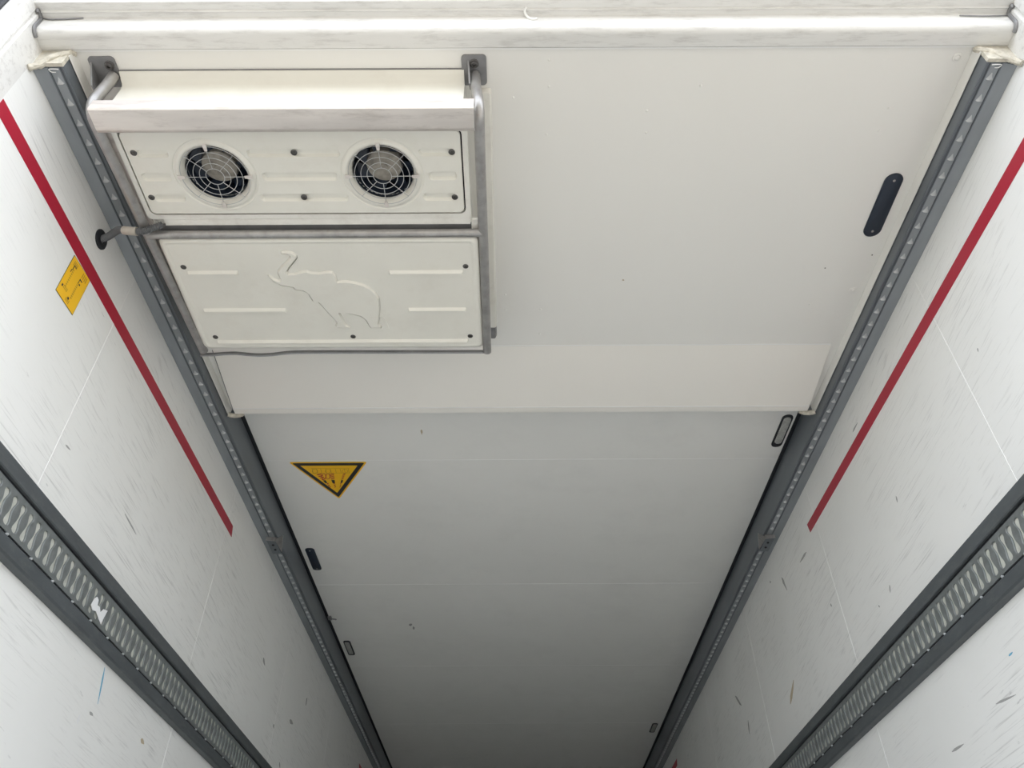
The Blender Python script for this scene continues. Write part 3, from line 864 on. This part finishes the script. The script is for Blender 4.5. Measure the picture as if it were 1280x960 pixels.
for x in (395, 450, 500, 560, 620, 680, 740, 790, 840):
    stroke(g, [sp(x, 250), sp(x + 14, 305)], .0022)
stroke(g, [sp(380, 245), sp(855, 243)], .0022)
stroke(g, [sp(395, 308), sp(860, 302)], .0022)
for x in (430, 590, 800):
    q = [sp(x + 34 * math.cos(2 * PI * i / 10), 280 + 26 * math.sin(2 * PI * i / 10)) for i in range(11)]
    stroke(g, q, .0022)
g.build('load_outline', 'amber', ws)
g = G()
def limb(p, q, w0, w1, n, part):
    for i in range(n):
        t0 = i / n
        t1 = (i + .55) / n
        a = Vector(p).lerp(Vector(q), t0)
        b = Vector(p).lerp(Vector(q), t1)
        wa = w0 + (w1 - w0) * t0
        flat(part, [sp(a.x - wa, a.y + 6), sp(a.x + wa, a.y - 6), sp(b.x + wa, b.y - 6), sp(b.x - wa, b.y + 6)])
limb((480, 315), (550, 395), 28, 18, 4, g)
limb((632, 312), (655, 385), 30, 20, 5, g)
limb((792, 308), (765, 388), 18, 14, 5, g)
limb((585, 430), (625, 488), 9, 6, 3, g)
limb((668, 425), (685, 488), 10, 6, 3, g)
limb((752, 425), (738, 488), 10, 6, 3, g)
for x in (540, 590):
    stroke(g, [sp(x + 26 * math.cos(2 * PI * i / 10), 345 + 34 * math.sin(2 * PI * i / 10)) for i in range(11)], .0035)
g.build('red_print', 'inkred', ws)
g = G()
for p, q, w in (((545, 392), (572, 428), 17), ((652, 388), (664, 428), 20), ((766, 390), (756, 426), 13)):
    flat(g, [sp(p[0] - w, p[1]), sp(p[0] + w, p[1]), sp(q[0] + w * .8, q[1]), sp(q[0] - w * .8, q[1])])
g.build('black_print', 'ink', ws)

# ------------------------------------------------------------------ red load-height stripes
def stripe(sgn, pts, label):
    o = flake('red_stripe', pts, 'red', sgn * (W - .0003), None, .0009)
    return tag(o, label, 'tape', None)
stripe(-1, [(Y0 + .003, 2.340), (Y0 + .003, 2.296), (2.913, 2.308), (2.897, 2.352)], 'long red stripe along the wall beside the yellow sticker')
stripe(1, [(Y0 + .003, 2.343), (Y0 + .003, 2.299), (2.919, 2.320), (2.928, 2.364)], 'long red stripe on the wall without sticker, by long dark plate')
stripe(-1, [(6.44, 2.362), (6.49, 2.318), (8.60, 2.318), (8.60, 2.362)], 'second red stripe deeper inside on the yellow sticker wall')
stripe(1, [(6.48, 2.394), (6.50, 2.350), (8.60, 2.350), (8.60, 2.394)], 'second red stripe deeper inside on the wall without sticker')

# ------------------------------------------------------------------ yellow notice on the wall
ys = thing('yellow_notice', (-W, 1.42, 2.225), 'small yellow notice sticker under the red stripe on the wall', 'sticker')
cor = [(1.369, 2.293), (1.467, 2.299), (1.469, 2.160), (1.371, 2.155)]
flake('dark_edge', cor, 'edge', -W + .0003, ys)
def yp(u, v):          # u down the roof-to-floor axis 0..1, v along the trailer 0..1
    a = Vector(cor[0]).lerp(Vector(cor[1]), v)
    b = Vector(cor[3]).lerp(Vector(cor[2]), v)
    return a.lerp(b, u)
def yquad(u0, u1, v0, v1):
    return [yp(u0, v0), yp(u0, v1), yp(u1, v1), yp(u1, v0)]
flake('yellow_face', yquad(.012, .988, .016, .984), 'yellow', -W + .0009, ys)
xs = -W + .00195
g = G()
def yface(u0, u1, v0, v1):
    g.face([(xs, p.x, p.y) for p in yquad(u0, u1, v0, v1)])
# columns of tiny print
for v0, v1, ua, ub in ((.12, .34, .08, .20), (.62, .90, .06, .20), (.18, .40, .72, .80), (.45, .66, .86, .95)):
    for i in range(4):
        vv = v0 + (v1 - v0) * i / 4
        yface(ua, ub, vv, vv + (v1 - v0) * .14)
for i in range(9):
    yface(.26 + .055 * i, .29 + .055 * i, .20, .27)
    yface(.36 + .050 * i, .39 + .050 * i, .58, .66)
g.build('small_print', 'amber', ys)['kind'] = 'stuff'
g = G()
for q in ((.16, .30, .17, .20), (.16, .19, .17, .30), (.30, .38, .14, .17), (.24, .36, .60, .63), (.24, .27, .60, .74), (.34, .38, .66, .72), (.74, .80, .09, .15), (.82, .88, .50, .58)):
    yface(*q)
g.build('black_print', 'ink', ys)

# ------------------------------------------------------------------ marks on walls and rails
pa = flake('paper_scrap', [(2.034, 1.590), (2.040, 1.612), (2.050, 1.622), (2.062, 1.618), (2.066, 1.604), (2.080, 1.606), (2.094, 1.596), (2.104, 1.610), (2.128, 1.616), (2.122, 1.594), (2.118, 1.572), (2.096, 1.578), (2.070, 1.588), (2.050, 1.582)], 'paper', -1.2117, None, .0012)
tag(pa, 'torn white paper scrap stuck on the perforated load rail', 'paper')
def streak(sgn, y, z, ly, lz, w, m, parent):
    d = Vector((ly, lz)); nn = Vector((-d.y, d.x)).normalized() * w
    pts = []
    for t, k in ((0, .2), (.3, 1), (.7, .8), (1, .15)):
        p = Vector((y, z)) + d * t
        pts.append((p + nn * k * random.uniform(.7, 1.2)))
    for t, k in ((1, .15), (.6, .8), (.25, 1), (0, .2)):
        p = Vector((y, z)) + d * t
        pts.append((p - nn * k * random.uniform(.7, 1.2)))
    flake('scuff_mark', pts, m, sgn * (W - .0001), parent, .0003)
SCUFFS = [
    (-1, 'scuff', 2.065, 1.903, 0.105, -0.012, 0.0036),
    (-1, 'scuff', 1.672, 1.875, 0.028, 0.002, 0.0029),
    (-1, 'blue', 2.254, 1.5, 0.03, -0.095, 0.0043),
    (-1, 'scuff', 3.655, 2.083, 0.048, -0.019, 0.0103),
    (-1, 'scuff', 4.583, 2.216, -0.006, -0.047, 0.012),
    (-1, 'scuff', 4.025, 1.895, 0.015, -0.018, 0.0111),
    (-1, 'scuff', 4.299, 2.001, 0.076, 0.004, 0.012),
    (-1, 'paperw', 2.21, 1.327, -0.001, 0.025, 0.0043),
    (-1, 'rust', 2.621, 1.409, 0.033, -0.005, 0.0073),
    (-1, 'scuff', 2.255, 1.374, 0.024, -0.003, 0.0046),
    (-1, 'scuff', 4.246, 1.777, 0.033, -0.018, 0.0087),
    (1, 'scuff', 2.424, 1.832, 0.013, -0.022, 0.0045),
    (1, 'scuff', 3.532, 2.406, 0.008, -0.009, 0.0101),
    (1, 'scuff', 3.374, 2.343, -0.029, -0.079, 0.0096),
    (1, 'scuff', 2.927, 2.0, -0.009, -0.014, 0.006),
    (1, 'scuff', 2.546, 1.815, -0.007, -0.009, 0.0038),
    (1, 'scuff', 2.189, 2.032, 0.005, -0.021, 0.0045),
    (1, 'rust', 3.654, 1.855, -0.114, 0.068, 0.012),
    (1, 'scuff', 4.533, 2.196, -0.092, -0.084, 0.012),
    (1, 'scuff', 4.373, 2.013, 0.022, -0.067, 0.012),
    (1, 'scuff', 3.016, 2.281, 0.098, 0.002, 0.0058),
    (1, 'scuff', 2.099, 1.331, -0.1, -0.01, 0.0036),
    (1, 'scuff', 1.955, 1.52, -0.058, -0.011, 0.0027),
    (1, 'blue', 1.963, 1.405, -0.022, 0.002, 0.0032),
    (1, 'scuff', 1.8, 1.523, -0.016, -0.004, 0.0022),
    (1, 'scuff', 2.401, 1.298, -0.079, -0.001, 0.0036),
    (1, 'scuff', 2.308, 2.389, -0.056, 0.002, 0.0043),
    (1, 'scuff', 1.539, 2.088, 0.004, -0.011, 0.0028),
]
for sgn, m_, y, z, ly, lz, w in SCUFFS:
    streak(sgn, y, z, ly, lz, w, {'paperw': 'paper'}.get(m_, m_), WALL_L if sgn < 0 else WALL_R)
for u, v, w, h, z, par in ((513, 781, 5, 4, H, ceil), (517, 785, 3, 5, H, ceil), (779, 350, 3, 2.5, PZ, rp), (527, 540, 3, 7, H, ceil)):
    ring_ = [px(u + w * .5 * math.cos(2 * PI * i / 9) * random.uniform(.6, 1.1), v + h * .5 * math.sin(2 * PI * i / 9) * random.uniform(.6, 1.1), z) for i in range(9)]
    G().loft([[(x, y, z - .0001) for x, y in ring_], [(x, y, z - .0004) for x, y in ring_]], True, True).build('scuff_mark', 'scuff' if v > 600 else 'rust', par)
